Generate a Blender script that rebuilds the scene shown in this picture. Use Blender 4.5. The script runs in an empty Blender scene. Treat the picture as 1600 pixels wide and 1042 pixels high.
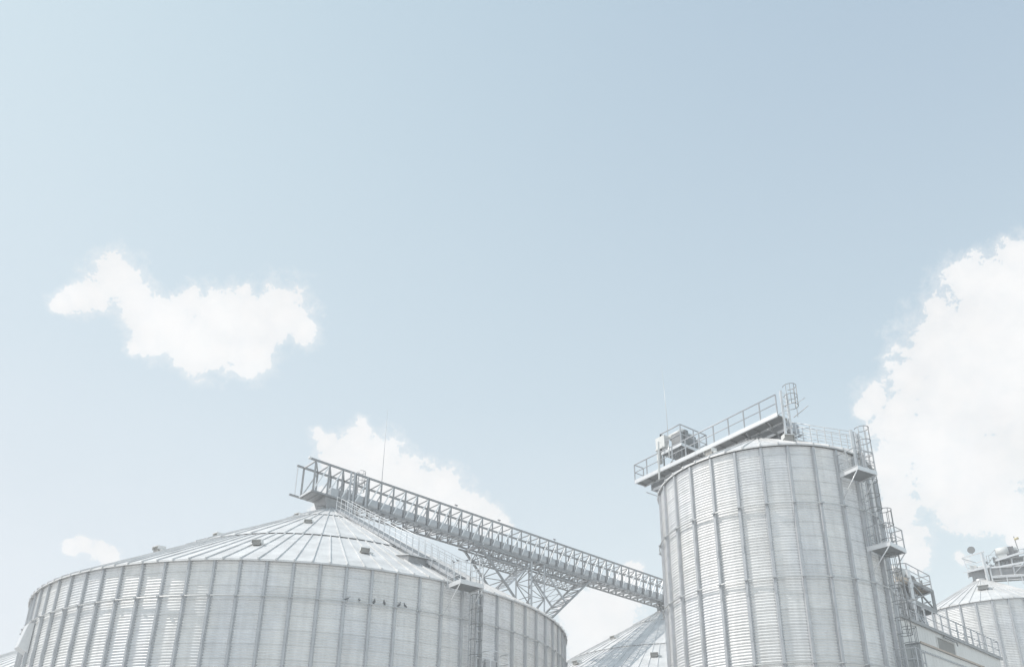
import bpy, math, random
from mathutils import Vector, Matrix
random.seed(7)
S = bpy.context.scene
COL = S.collection
PI = math.pi
sin, cos, rad = math.sin, math.cos, math.radians

# ------------------------------------------------------------------ camera
PITCH, ROLL = .376287, .00935
cd = bpy.data.cameras.new("camera"); cam = bpy.data.objects.new("camera", cd); COL.objects.link(cam)
cd.sensor_width = 36; cd.lens = 28.01; cd.shift_x = -.01029; cd.shift_y = .1879
cd.clip_start = .2; cd.clip_end = 6000
cam.matrix_world = Matrix.Translation((0, 0, 1.6)) @ Matrix.Rotation(PI/2 + PITCH, 4, 'X') @ Matrix.Rotation(ROLL, 4, 'Z')
S.camera = cam
S.render.resolution_x, S.render.resolution_y = 1024, 666

# ------------------------------------------------------------------ light
SUN_EL, SUN_AZ = rad(52), rad(-94)           # azimuth from +y towards +x
sdir = Vector((sin(SUN_AZ)*cos(SUN_EL), cos(SUN_AZ)*cos(SUN_EL), sin(SUN_EL)))
ld = bpy.data.lights.new("sun", 'SUN'); ld.energy = 3.2; ld.angle = rad(.5); ld.color = (1, .955, .9)
lo = bpy.data.objects.new("sun", ld); COL.objects.link(lo)
lo.rotation_euler = sdir.to_track_quat('Z', 'Y').to_euler()
S.view_settings.view_transform = 'Standard'; S.view_settings.look = 'None'
S.view_settings.exposure = 0.0; S.view_settings.gamma = 1

world = bpy.data.worlds.new("World"); S.world = world; world.use_nodes = True
def build_world():
    nt = world.node_tree; N = nt.nodes; L = nt.links
    N.clear()
    out = N.new('ShaderNodeOutputWorld'); bg = N.new('ShaderNodeBackground')
    sky = N.new('ShaderNodeTexSky'); sky.sky_type = 'NISHITA'; sky.sun_disc = False
    sky.sun_elevation = SUN_EL; sky.sun_rotation = SUN_AZ
    sky.air_density = 1.0; sky.dust_density = 2.5; sky.ozone_density = 1.0
    tc = N.new('ShaderNodeTexCoord')
    def math_(op, a, b=None, c=None, clamp=False):
        m = N.new('ShaderNodeMath'); m.operation = op; m.use_clamp = clamp
        for i, v in enumerate((a, b, c)):
            if v is None: continue
            if isinstance(v, (int, float)): m.inputs[i].default_value = v
            else: L.new(v, m.inputs[i])
        return m.outputs[0]
    def vmath(op, a, b=None):
        m = N.new('ShaderNodeVectorMath'); m.operation = op
        for i, v in enumerate((a, b)):
            if v is None: continue
            if isinstance(v, tuple): m.inputs[i].default_value = v
            else: L.new(v, m.inputs[i])
        return m
    def noise(vec, scale, detail, rough, dist=0):
        n = N.new('ShaderNodeTexNoise'); n.inputs['Scale'].default_value = scale; n.inputs['Detail'].default_value = detail
        n.inputs['Roughness'].default_value = rough; n.inputs['Distortion'].default_value = dist
        L.new(vec, n.inputs['Vector']); return n
    D = tc.outputs['Generated']
    # hazy sky: a little Nishita over a pale haze that thickens towards the horizon and the sun side
    sepd = N.new('ShaderNodeSeparateXYZ'); L.new(D, sepd.inputs[0])
    X = math_('MINIMUM', math_('MAXIMUM', sepd.outputs['X'], -.7), .7); Z = math_('MINIMUM', math_('MAXIMUM', sepd.outputs['Z'], .05), .9)
    XZ = math_('MULTIPLY', X, Z); acc = vmath('SCALE', sky.outputs[0]); acc.inputs['Scale'].default_value = SKYMUL; acc = acc.outputs[0]
    one = math_('ADD', 1.0, 0.0)
    for f_, c_ in zip((one, X, Z, XZ), HAZE_TERMS):
        v_ = vmath('SCALE', tuple(c_)); L.new(f_, v_.inputs['Scale']); acc = vmath('ADD', acc, v_.outputs[0]).outputs[0]
    # clouds: soft union of puffs given by direction, edges broken by fractal noise
    warp = noise(D, 9, 3, .55)
    w2 = vmath('SUBTRACT', warp.outputs['Color'], (.5, .5, .5)); w3 = N.new('ShaderNodeVectorMath'); w3.operation = 'SCALE'
    L.new(w2.outputs[0], w3.inputs[0]); w3.inputs['Scale'].default_value = .030
    DW = vmath('ADD', D, w3.outputs[0]).outputs[0]
    warp2 = noise(D, 34, 5, .6); w5 = N.new('ShaderNodeVectorMath'); w5.operation = 'SCALE'
    L.new(vmath('SUBTRACT', warp2.outputs['Color'], (.5, .5, .5)).outputs[0], w5.inputs[0]); w5.inputs['Scale'].default_value = .022
    DW = vmath('ADD', DW, w5.outputs[0]).outputs[0]
    cur = None
    for az, el, r in PUFFS:
        a, e = rad(az), rad(el)
        dist = vmath('DISTANCE', DW, (sin(a)*cos(e), cos(a)*cos(e), sin(e))).outputs['Value']
        v = math_('DIVIDE', dist, rad(r))
        cur = v if cur is None else math_('SMOOTH_MIN', cur, v, .5)
    n1 = noise(D, 60, 12, .72, .15); n2 = noise(D, 9, 5, .55)
    t = math_('SUBTRACT', 1.08, cur)
    t = math_('ADD', t, math_('MULTIPLY', math_('SUBTRACT', n1.outputs[0], .5), 2.2))
    t = math_('ADD', t, math_('MULTIPLY', math_('SUBTRACT', n2.outputs[0], .5), 0.9))
    thick = N.new('ShaderNodeMapRange'); thick.interpolation_type = 'SMOOTHSTEP'; L.new(t, thick.inputs[0]); thick.inputs[1].default_value = .1; thick.inputs[2].default_value = 1.1; thick.inputs[3].default_value = .86; thick.inputs[4].default_value = .99
    mr = N.new('ShaderNodeMapRange'); mr.interpolation_type = 'SMOOTHSTEP'; L.new(t, mr.inputs[0])
    mr.inputs[1].default_value = .0; mr.inputs[2].default_value = .24
    ws = N.new('ShaderNodeMapRange'); ws.interpolation_type = 'SMOOTHSTEP'; L.new(t, ws.inputs[0]); ws.inputs[1].default_value = -.55; ws.inputs[2].default_value = .35
    # faint cirrus veil near the horizon
    sep = N.new('ShaderNodeSeparateXYZ'); L.new(D, sep.inputs[0])
    hz = N.new('ShaderNodeMapRange'); L.new(sep.outputs['Z'], hz.inputs[0])
    hz.inputs[1].default_value = .50; hz.inputs[2].default_value = .12; hz.inputs[3].default_value = 0; hz.inputs[4].default_value = .35
    n3 = noise(D, 5, 6, .6)
    thin = math_('MULTIPLY', hz.outputs[0], math_('ADD', math_('MULTIPLY', n3.outputs[0], .9), .4), clamp=True)
    cl = math_('MAXIMUM', math_('MAXIMUM', math_('MULTIPLY', mr.outputs[0], thick.outputs[0]), math_('MULTIPLY', ws.outputs[0], .42)), thin)
    shade = N.new('ShaderNodeMapRange'); L.new(n2.outputs[0], shade.inputs[0])
    shade.inputs[1].default_value = .3; shade.inputs[2].default_value = .6; shade.inputs[3].default_value = .91; shade.inputs[4].default_value = 1.0
    ccol = vmath('SCALE', CLOUDCOL); L.new(shade.outputs[0], ccol.inputs['Scale'])
    mix = N.new('ShaderNodeMix'); mix.data_type = 'RGBA'
    L.new(cl, mix.inputs['Factor']); L.new(acc, mix.inputs['A']); L.new(ccol.outputs[0], mix.inputs['B'])
    L.new(mix.outputs['Result'], bg.inputs['Color']); bg.inputs['Strength'].default_value = .1
    L.new(bg.outputs[0], out.inputs[0])
SKYMUL = .12
HAZE_TERMS = [[7.51, 8.34, 8.69], [0.68, 1.47, 1.02], [-3.52, -2.98, -2.23], [-3.23, -4.44, -3.18]]
CLOUDCOL = (9.9, 9.9, 9.92)
PUFFS = [
    (-34.87, 31.61, 0.54), (-33.99, 32.13, 0.73), (-33.18, 32.70, 0.95), (-32.07, 34.00, 1.56), (-30.35, 32.92, 1.52), (-30.12, 30.11, 0.46), (-29.12, 31.40, 1.24), (-27.51, 32.22, 1.77), (-26.76, 34.05, 1.02), (-25.69, 31.18, 1.53), (-24.27, 33.38, 2.02), (-24.10, 31.31, 1.38), (-22.22, 34.01, 2.05), (-21.77, 31.55, 1.41), (-20.10, 34.62, 1.83), (-18.34, 33.73, 1.09), (-20.03, 35.69, 0.82), (-23.40, 35.81, 0.48), (-15.55, 26.38, 0.96), (-13.06, 26.88, 1.33), (-14.85, 25.34, 1.15), (-13.63, 25.25, 1.78), (-11.48, 25.90, 1.61), (-10.82, 23.92, 2.03), (-8.88, 24.29, 1.72), (-6.37, 23.98, 1.64), (-4.57, 22.68, 1.65), (-7.26, 22.33, 1.82), (-1.55, 21.38, 0.74), (-15.46, 22.36, 1.14), (-12.84, 28.06, 0.53), (-2.80, 21.82, 1.10), (37.37, 34.15, 1.03), (34.20, 33.69, 1.29), (35.67, 33.04, 1.62), (37.44, 32.26, 2.06), (31.84, 32.29, 1.04), (30.95, 30.58, 1.80), (34.23, 30.50, 3.05), (36.69, 29.37, 2.44), (29.32, 28.91, 1.38), (31.93, 27.47, 3.15), (34.99, 25.48, 2.67), (26.66, 28.14, 1.03), (26.02, 27.50, 0.64), (27.68, 25.91, 1.49), (28.11, 27.09, 1.17), (30.12, 24.58, 2.51), (32.79, 22.36, 2.56), (26.96, 23.09, 1.43), (26.94, 20.55, 1.34), (30.89, 20.50, 1.88), (33.19, 19.85, 1.60), (27.44, 18.79, 1.17), (34.08, 18.08, 0.93), (29.95, 21.70, 1.68), (36.23, 27.53, 2.10), (35.17, 23.03, 1.78), (27.62, 17.51, 1.01), (30.24, 17.13, 0.53), (-31.17, 17.25, 0.49), (-30.50, 17.25, 0.64), (-29.64, 17.12, 0.76), (-28.80, 16.76, 0.77), (-27.94, 16.31, 0.54), (6.85, 15.63, 1.98), (5.40, 14.07, 2.25), (8.12, 17.86, 1.08), (4.02, 15.22, 1.36)
]
build_world()

# ------------------------------------------------------------------ materials
def mat(name, col, rough=.5, metal=0., var=.06, scale=1.5, kind=None, rust=0., bump=0., spec=.5):
    m = bpy.data.materials.new(name); m.use_nodes = True
    nt = m.node_tree; N = nt.nodes; L = nt.links; b = N['Principled BSDF']
    b.inputs['Roughness'].default_value = rough; b.inputs['Metallic'].default_value = metal
    b.inputs['Specular IOR Level'].default_value = spec
    tc = N.new('ShaderNodeTexCoord'); n = N.new('ShaderNodeTexNoise')
    n.inputs['Scale'].default_value = scale; n.inputs['Detail'].default_value = 7; n.inputs['Roughness'].default_value = .6
    vec = tc.outputs['Object']
    if kind == 'streak':
        mp = N.new('ShaderNodeMapping'); mp.inputs['Scale'].default_value = (1, 1, .12)
        L.new(vec, mp.inputs[0]); vec = mp.outputs[0]
    L.new(vec, n.inputs['Vector'])
    r = N.new('ShaderNodeMapRange'); L.new(n.outputs[0], r.inputs[0])
    r.inputs[1].default_value = .3; r.inputs[2].default_value = .7; r.inputs[3].default_value = 1-var*1.6; r.inputs[4].default_value = 1+var*.6
    fac = r.outputs[0]
    if kind == 'sheet':
        # per-sheet tone: random value per (panel, course) + spangle + rain streaks
        at = N.new('ShaderNodeAttribute'); at.attribute_name = 'sheet'
        r2 = N.new('ShaderNodeMapRange'); L.new(at.outputs['Fac'], r2.inputs[0])
        r2.inputs[3].default_value = .93; r2.inputs[4].default_value = 1.02
        m1 = N.new('ShaderNodeMath'); m1.operation = 'MULTIPLY'; L.new(fac, m1.inputs[0]); L.new(r2.outputs[0], m1.inputs[1])
        mp = N.new('ShaderNodeMapping'); mp.inputs['Scale'].default_value = (1, 1, .06); L.new(tc.outputs['Object'], mp.inputs[0])
        n2 = N.new('ShaderNodeTexNoise'); n2.inputs['Scale'].default_value = 3.2; n2.inputs['Detail'].default_value = 6; L.new(mp.outputs[0], n2.inputs['Vector'])
        r3 = N.new('ShaderNodeMapRange'); L.new(n2.outputs[0], r3.inputs[0])
        r3.inputs[1].default_value = .42; r3.inputs[2].default_value = .75; r3.inputs[3].default_value = 1.0; r3.inputs[4].default_value = .86
        m2 = N.new('ShaderNodeMath'); m2.operation = 'MULTIPLY'; L.new(m1.outputs[0], m2.inputs[0]); L.new(r3.outputs[0], m2.inputs[1])
        fac = m2.outputs[0]
        rr = N.new('ShaderNodeMapRange'); L.new(at.outputs['Fac'], rr.inputs[0]); rr.inputs[3].default_value = rough-.07; rr.inputs[4].default_value = rough+.07
        L.new(rr.outputs[0], b.inputs['Roughness'])
    mx = N.new('ShaderNodeMix'); mx.data_type = 'RGBA'; mx.blend_type = 'MULTIPLY'; mx.inputs['Factor'].default_value = 1
    mx.inputs['A'].default_value = (*col, 1); L.new(fac, mx.inputs['B'])
    c = mx.outputs['Result']
    if kind == 'sheet':
        nb = N.new('ShaderNodeTexNoise'); nb.inputs['Scale'].default_value = .28; nb.inputs['Detail'].default_value = 3; L.new(tc.outputs['Object'], nb.inputs['Vector'])
        rb = N.new('ShaderNodeMapRange'); L.new(nb.outputs[0], rb.inputs[0]); rb.inputs[1].default_value = .46; rb.inputs[2].default_value = .62; rb.inputs[4].default_value = .35
        mb_ = N.new('ShaderNodeMix'); mb_.data_type = 'RGBA'; mb_.blend_type = 'MULTIPLY'; L.new(rb.outputs[0], mb_.inputs['Factor']); L.new(c, mb_.inputs['A']); mb_.inputs['B'].default_value = (.86, .90, .98, 1)
        c = mb_.outputs['Result']
    if rust:
        n4 = N.new('ShaderNodeTexNoise'); n4.inputs['Scale'].default_value = scale*2.3; n4.inputs['Detail'].default_value = 8; L.new(tc.outputs['Object'], n4.inputs['Vector'])
        r4 = N.new('ShaderNodeMapRange'); L.new(n4.outputs[0], r4.inputs[0]); r4.inputs[1].default_value = .55; r4.inputs[2].default_value = .75; r4.inputs[4].default_value = rust
        m3 = N.new('ShaderNodeMix'); m3.data_type = 'RGBA'; L.new(r4.outputs[0], m3.inputs['Factor']); L.new(c, m3.inputs['A']); m3.inputs['B'].default_value = (.42, .25, .13, 1)
        c = m3.outputs['Result']
    L.new(c, b.inputs['Base Color'])
    if bump:
        bp = N.new('ShaderNodeBump'); bp.inputs['Strength'].default_value = bump; bp.inputs['Distance'].default_value = .02
        L.new(n.outputs[0], bp.inputs['Height']); L.new(bp.outputs[0], b.inputs['Normal'])
    return m
M = dict(
    wall=mat('galvanised corrugated sheet', (.88, .87, .855), .5, .16, .05, 2.0, 'sheet'),
    roof=mat('galvanised roof sheet', (.72, .715, .71), .55, .1, .13, .8, 'streak'),
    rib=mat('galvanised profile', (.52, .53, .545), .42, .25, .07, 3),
    ring=mat('galvanised ring pipe', (.62, .62, .61), .4, .4, .08, 4),
    frame=mat('galvanised lattice steel', (.32, .322, .328), .45, .4, .1, 4, rust=.06),
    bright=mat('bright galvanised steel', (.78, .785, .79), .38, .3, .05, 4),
    trough=mat('conveyor casing steel', (.46, .47, .49), .3, .6, .07, 2),
    plate=mat('platform plate', (.27, .275, .28), .5, .3, .08, 3),
    dark=mat('dark machinery paint', (.22, .22, .23), .5, .2, .1, 4),
    white=mat('pale machine paint', (.74, .74, .72), .45, 0, .06, 3),
    cream=mat('cream cladding', (.80, .785, .755), .6, 0, .05, 1.2, 'streak'),
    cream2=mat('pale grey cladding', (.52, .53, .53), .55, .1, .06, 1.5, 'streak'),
    brown=mat('brown edge flashing', (.52, .43, .36), .6, 0, .1, 3),
    louvre=mat('louvre slats and vent shade', (.34, .33, .31), .6, 0, .08, 3),
    deck=mat('primer painted deck', (.60, .50, .40), .6, 0, .12, 3, rust=.12),
    ground=mat('concrete yard', (.47, .465, .455), .85, 0, .12, .3, bump=.3),
    bird=mat('pigeon feathers', (.20, .205, .22), .7, 0, .25, 30),
    yellow=mat('yellow paint', (.70, .60, .36), .5, 0, .05, 3),
    glass=mat('lamp glass', (.33, .33, .33), .15, 0, .03, 3),
)

# ------------------------------------------------------------------ mesh builder
class MB:
    def __init__(s): s.v = []; s.f = []; s.sm = []; s.at = []
    def add(s, vs, fs, smooth=False, at=.5):
        o = len(s.v); s.v += [tuple(p) for p in vs]
        for f in fs: s.f.append(tuple(o+i for i in f)); s.sm.append(smooth); s.at.append(at)
    def hexa(s, c):   # 8 corners: bottom 0-3 ccw, top 4-7
        s.add(c, [(0, 3, 2, 1), (4, 5, 6, 7), (0, 1, 5, 4), (1, 2, 6, 5), (2, 3, 7, 6), (3, 0, 4, 7)])
    def box(s, a, b):
        (x0, y0, z0), (x1, y1, z1) = a, b
        s.hexa([(x0, y0, z0), (x1, y0, z0), (x1, y1, z0), (x0, y1, z0), (x0, y0, z1), (x1, y0, z1), (x1, y1, z1), (x0, y1, z1)])
    def obox(s, c, ux, uy, hx, hy, hz, uz=None):   # oriented box, half sizes
        c = Vector(c); ux = Vector(ux).normalized(); uy = Vector(uy).normalized(); uz = Vector(uz).normalized() if uz else ux.cross(uy)
        s.hexa([c+ux*(i*hx)+uy*(j*hy)+uz*(k*hz) for k in (-1, 1) for i, j in ((-1, -1), (1, -1), (1, 1), (-1, 1))])
    def bar(s, p, q, w, h=None, up=(0, 0, 1)):
        p = Vector(p); q = Vector(q); h = h or w; d = (q-p)
        if d.length < 1e-6: return
        L = d.length; d.normalize(); upv = Vector(up)
        if abs(d.dot(upv.normalized())) > .985: upv = Vector((1, 0, 0)) if abs(d.x) < .9 else Vector((0, 1, 0))
        x = d.cross(upv).normalized(); z = x.cross(d).normalized()
        s.obox((p+q)/2, d, x, L/2, w/2, h/2, z)
    def angle(s, p, q, w, up=(0, 0, 1), t=.012):   # L profile bar
        p = Vector(p); q = Vector(q); d = (q-p).normalized(); upv = Vector(up)
        if abs(d.dot(upv.normalized())) > .985: upv = Vector((1, 0, 0))
        x = d.cross(upv).normalized(); z = x.cross(d).normalized()
        s.bar(p+x*(w/2-t/2), q+x*(w/2-t/2), t, w, up); s.bar(p-z*(w/2-t/2)-x*t*.6, q-z*(w/2-t/2)-x*t*.6, w-t*1.2, t, up)
    def tube(s, pts, r, n=6, closed=False, caps=True):
        pts = [Vector(p) for p in pts]; rings = []; K = len(pts); ref = None
        for i, p in enumerate(pts):
            if closed: d = pts[(i+1) % K]-pts[i-1]
            else: d = pts[min(i+1, K-1)]-pts[max(i-1, 0)]
            d.normalize()
            a = d.cross(Vector((0, 0, 1)))
            if a.length < .05: a = d.cross(Vector((0, 1, 0)))
            a.normalize()
            if ref is not None and a.dot(ref) < 0: a = -a
            ref = a; b = d.cross(a)
            rr = r[i] if isinstance(r, (list, tuple)) else r
            rings.append([p+a*(rr*cos(2*PI*k/n))+b*(rr*sin(2*PI*k/n)) for k in range(n)])
        vs = [v for R_ in rings for v in R_]; fs = []
        for i in range(K if closed else K-1):
            j = (i+1) % K
            for k in range(n): fs.append((i*n+k, i*n+(k+1) % n, j*n+(k+1) % n, j*n+k))
        if caps and not closed: fs += [tuple(range(n))[::-1], tuple((K-1)*n+k for k in range(n))]
        s.add(vs, fs, True)
    def lathe(s, prof, n=32, a0=0, a1=2*PI, C=(0, 0), smooth=True):   # prof: (r,z)
        full = abs(a1-a0-2*PI) < 1e-6; m = n if full else n+1
        vs = [(C[0]+r*sin(a0+(a1-a0)*i/n), C[1]-r*cos(a0+(a1-a0)*i/n), z) for i in range(m) for r, z in prof]; K = len(prof)
        fs = [(i*K+j, ((i+1) % m)*K+j, ((i+1) % m)*K+j+1, i*K+j+1) for i in range(n) for j in range(K-1)]
        s.add(vs, fs, smooth)
    def build(s, name, material, parent=None, smooth=None):
        me = bpy.data.meshes.new(name); root = parent
        while root is not None and root.parent is not None: root = root.parent
        o = Vector(root.location) if (root is not None and not root.get('_local')) else Vector((0, 0, 0))
        me.from_pydata([(x-o.x, y-o.y, z-o.z) for x, y, z in s.v], [], s.f)
        sm = s.sm if smooth is None else [smooth]*len(s.f)
        me.polygons.foreach_set('use_smooth', sm)
        if any(a != .5 for a in s.at):
            A = me.attributes.new('sheet', 'FLOAT', 'FACE'); A.data.foreach_set('value', s.at)
        me.materials.append(material); me.update()
        ob = bpy.data.objects.new(name, me); COL.objects.link(ob)
        if parent is not None: ob.parent = parent
        return ob
def thing(name, label, cat, loc=(0, 0, 0), group=None, local=False):
    o = bpy.data.objects.new(name, None); COL.objects.link(o); o.location = loc; o.empty_display_size = .5
    o['label'] = label; o['category'] = cat
    if group: o['group'] = group
    if local: o['_local'] = 1
    return o
def tag(o, label, cat, group=None):
    o['label'] = label; o['category'] = cat
    if group: o['group'] = group
def struct(mb, name, m): o = mb.build(name, m); o['kind'] = 'structure'; return o
def copyto(src, parent, rz=None, loc=None):
    c = src.copy(); COL.objects.link(c); c.parent = parent
    if rz is not None: c.rotation_euler = (0, 0, rz)
    if loc is not None: c.location = loc
    return c
def copy_tree(o, parent=None):
    c = o.copy(); COL.objects.link(c); c.parent = parent
    for ch in [x for x in bpy.data.objects if x.parent == o]: copy_tree(ch, c)
    return c
def pol(r, th, z): return Vector((r*sin(th), -r*cos(th), z))

# ------------------------------------------------------------------ common steel items
def railing(mb, pts, h=1.1, step=1.2, r=.022, mids=(.5,), up=Vector((0, 0, 1)), posts=True):
    pts = [Vector(p) for p in pts]
    for i in range(len(pts)-1):
        a, b = pts[i], pts[i+1]; n = max(1, round((b-a).length/step))
        mb.tube([a+up*h, b+up*h], r); 
        for m in mids: mb.tube([a+up*h*m, b+up*h*m], r*.75)
        if posts:
            for k in range(n+(1 if i == len(pts)-2 else 0)):
                p = a.lerp(b, k/n); mb.bar(p-up*.05, p+up*h, r*1.9)
def ladder(mb, p, q, side, w=.42, step=.3, rr=.014, st=.05):
    p = Vector(p); q = Vector(q); side = Vector(side).normalized()
    for s_ in (-1, 1): mb.bar(p+side*s_*w/2, q+side*s_*w/2, st*.5, st*1.3, up=side)
    n = int((q-p).length/step)
    for i in range(1, n): c = p.lerp(q, i/n); mb.tube([c-side*w/2, c+side*w/2], rr, 5)
def cage(mb, p, q, side, outv, R=.36, step=.85, straps=5, t=.036):
    p = Vector(p); q = Vector(q); side = Vector(side).normalized(); outv = Vector(outv).normalized()
    def pt(c, a): return c+outv*(R*1.02+R*sin(a))+side*(R*cos(a)) if True else None
    n = max(1, int((q-p).length/step)); a0, a1 = -.9, PI+.9
    for i in range(n+1):
        c = p.lerp(q, i/n); mb.tube([pt(c, a0+(a1-a0)*k/14) for k in range(15)], t*.62, 5)
    for k in range(straps):
        a = .0+PI*k/(straps-1); mb.tube([pt(p, a), pt(q, a)], t*.5, 4)

# ------------------------------------------------------------------ silos
def corr_wall(R, z0, z1, N, th0, seg=3, pitch=.16, amp=.025, sub=6, courses=5):
    mb = MB(); n = int((z1-z0)/pitch); rnd = random.Random(int(R*100)); dth = 2*PI/N
    H = n*pitch; zs = [z1-H+pitch*j/sub for j in range(n*sub+1)]
    rs = [R+amp*sin(2*PI*j/sub) for j in range(n*sub+1)]
    K = len(zs); V = []
    A = N*seg
    for i in range(A):
        t = th0+dth*i/seg; s_, c_ = sin(t), cos(t)
        V += [(r*s_, -r*c_, z) for r, z in zip(rs, zs)]
    cs = {}
    F = []; at = []
    for i in range(A):
        j2 = (i+1) % A; pan = (i//seg)
        for k in range(K-1):
            F.append((i*K+k, j2*K+k, j2*K+k+1, i*K+k+1))
            cr = (k//(sub*courses)); key = ((pan+cr % 2)//2 % (N//2), cr)
            if key not in cs: cs[key] = rnd.random()
            at.append(cs[key])
    mb.v = V; mb.f = F; mb.sm = [True]*len(F); mb.at = at
    # lap seams between courses: thin lips
    for c in range(1, n//courses+1):
        z = z1-H+c*courses*pitch
        mb.lathe([(R+.002, z-.02), (R+.017, z-.012), (R+.017, z+.004), (R+.002, z+.008)], N*seg)
    return mb
def rib_mesh(R, z0, z1, zr, w=.15, d=.13):
    mb = MB()
    def hat(za, zb, w, d):
        prof = [(-w*.5-.035, .013), (-w*.5, .013), (-w*.36, d), (w*.36, d), (w*.5, .013), (w*.5+.035, .013)]
        vs = [(x, -(R+y), z) for z in (za, zb) for x, y in prof]; k = len(prof)
        mb.add(vs, [(i, i+1, k+i+1, k+i) for i in range(k-1)]+[tuple(k+i for i in (1, 2, 3, 4)), tuple(i for i in (4, 3, 2, 1))])
    z = z1
    hat(zr, z1, w, d); hat(z0, zr-.002, w*1.12, d+.03)
    zz = zr-2.4                                    # splice plates with bolts
    while zz > z0+1:
        mb.box((-w*.3, -(R+d+.045), zz-.22), (w*.3, -(R+d+.032), zz+.22)); zz -= 2.4
    return mb
def ring_mesh(R, z, N, th0, r=.038, straight=True, off=.0):
    mb = MB(); K = N
    pts = [pol(R, th0+2*PI*i/K, z) for i in range(K)] if straight else [pol(R, 2*PI*i/(N*3), z) for i in range(N*3)]
    mb.tube(pts, r, 8, closed=True)
    return mb
def clamp_mesh(Rr, R, z, th, w=.16):
    mb = MB(); s_ = Vector((cos(th), sin(th), 0)); o = Vector((sin(th), -cos(th), 0))
    mb.obox(pol((Rr+R)/2+.03, th, z), s_, o, w/2, (R-Rr)/2+.06, .035)
    mb.obox(pol((Rr+R)/2, th, z-.07), s_, o, .02, (R-Rr)/2, .08)
    return mb
def cone_roof(Re, za, k, N, th0, tiers, cap_r):
    """tiers: list of (r_out, r_in, lift, nribs)"""
    mb = MB()
    for ro, ri, lift, nr in tiers:
        seg = nr if nr >= 60 else nr*2
        zf = lambda r: za-k*r+lift
        mb.lathe([(ro, zf(ro)-.035), (ro, zf(ro)), (ri, zf(ri))], max(seg, 28), th0, th0+2*PI, smooth=False)
        for i in range(nr):
            t = th0+2*PI*i/nr
            a = pol(ro+.02, t, zf(ro)+.02); b = pol(ri, t, zf(ri)+.02)
            mb.bar(a, b, .06, .10)
            s_ = Vector((cos(t), sin(t), 0)); o = Vector((sin(t), -cos(t), 0))
            mb.obox(pol(ro+.03, t, zf(ro)+.005), s_, o, .045, .015, .055)
    # eave drip edge
    z = za-k*Re
    mb.lathe([(Re+.0, z-.03), (Re+.015, z-.10), (Re-.02, z-.10), (Re-.10, z-.03)], N*3, th0, th0+2*PI, smooth=False)
    mb.lathe([(Re-.02, z-.05), (Re-.24, z-.02)], N*3, th0, th0+2*PI, smooth=False)
    return mb
def throat_mesh(r, th, za, k, w, l, h):
    mb = MB(); s_ = Vector((cos(th), sin(th), 0)); o = Vector((sin(th), -cos(th), 0)); z = za-k*r
    mb.obox(pol(r, th, z)+Vector((0, 0, h*.45)), s_, o, w*.52, l*.46, h*.5); return mb
def add_vent(parent, r, th, za, k, w, l, h, m='white'):
    v = vent_mesh(r, th, za, k, w, l, h).build('roof_vent', M[m], parent); throat_mesh(r, th, za, k, w, l, h).build('vent_shade_block', M['louvre'], v)  # solid neck block, its dark colour standing for shade inside the open hood
def vent_mesh(r, th, za, k, w=.42, l=.42, h=.34):
    """boxy roof vent whose hood opens towards the eave"""
    mb = MB(); s_ = Vector((cos(th), sin(th), 0)); o = Vector((sin(th), -cos(th), 0)); z = za-k*r
    def P(a, b, c): return pol(r, th, z)+s_*a+o*b+Vector((0, 0, c))
    up = [P(-w*.6, -l*.62, h*1.02), P(w*.6, -l*.62, h*1.02), P(w*.6, l*.7, h*.8), P(-w*.6, l*.7, h*.8)]
    mb.hexa(up+[p+Vector((0, 0, .05)) for p in up])                      # lid
    for sx in (-1, 1):
        mb.hexa([P(sx*w*.58, -l*.6, h*.3), P(sx*w*.6, -l*.6, h*.3), P(sx*w*.6, l*.66, h*.3), P(sx*w*.58, l*.66, h*.3),
                 P(sx*w*.58, -l*.6, h*1.0), P(sx*w*.6, -l*.6, h*1.0), P(sx*w*.6, l*.66, h*.82), P(sx*w*.58, l*.66, h*.82)])
    mb.tube([P(w*.62, l*.3, h*.2), P(w*1.15, l*.3, h*.05)], .05, 8)
    return mb

ZE_L, RL, KL = 15.85, 19.1, 11/19.3
ZA_L = ZE_L+KL*(RL+.2)
CL = Vector((-15.808, 60.530, 0)); CB = Vector((16.608, 90.489, 0)); CD = Vector((-45.75, 92.91, 0))
CR = Vector((15.092, 45.834, 0)); RR = 6.366
C5 = Vector((49.418, 81.837, 0)); R5 = 7.28
U = Vector((.73440, .67872, 0)); Nn = Vector((.67872, -.73440, 0))     # conveyor bridge axis, its near side normal

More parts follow.
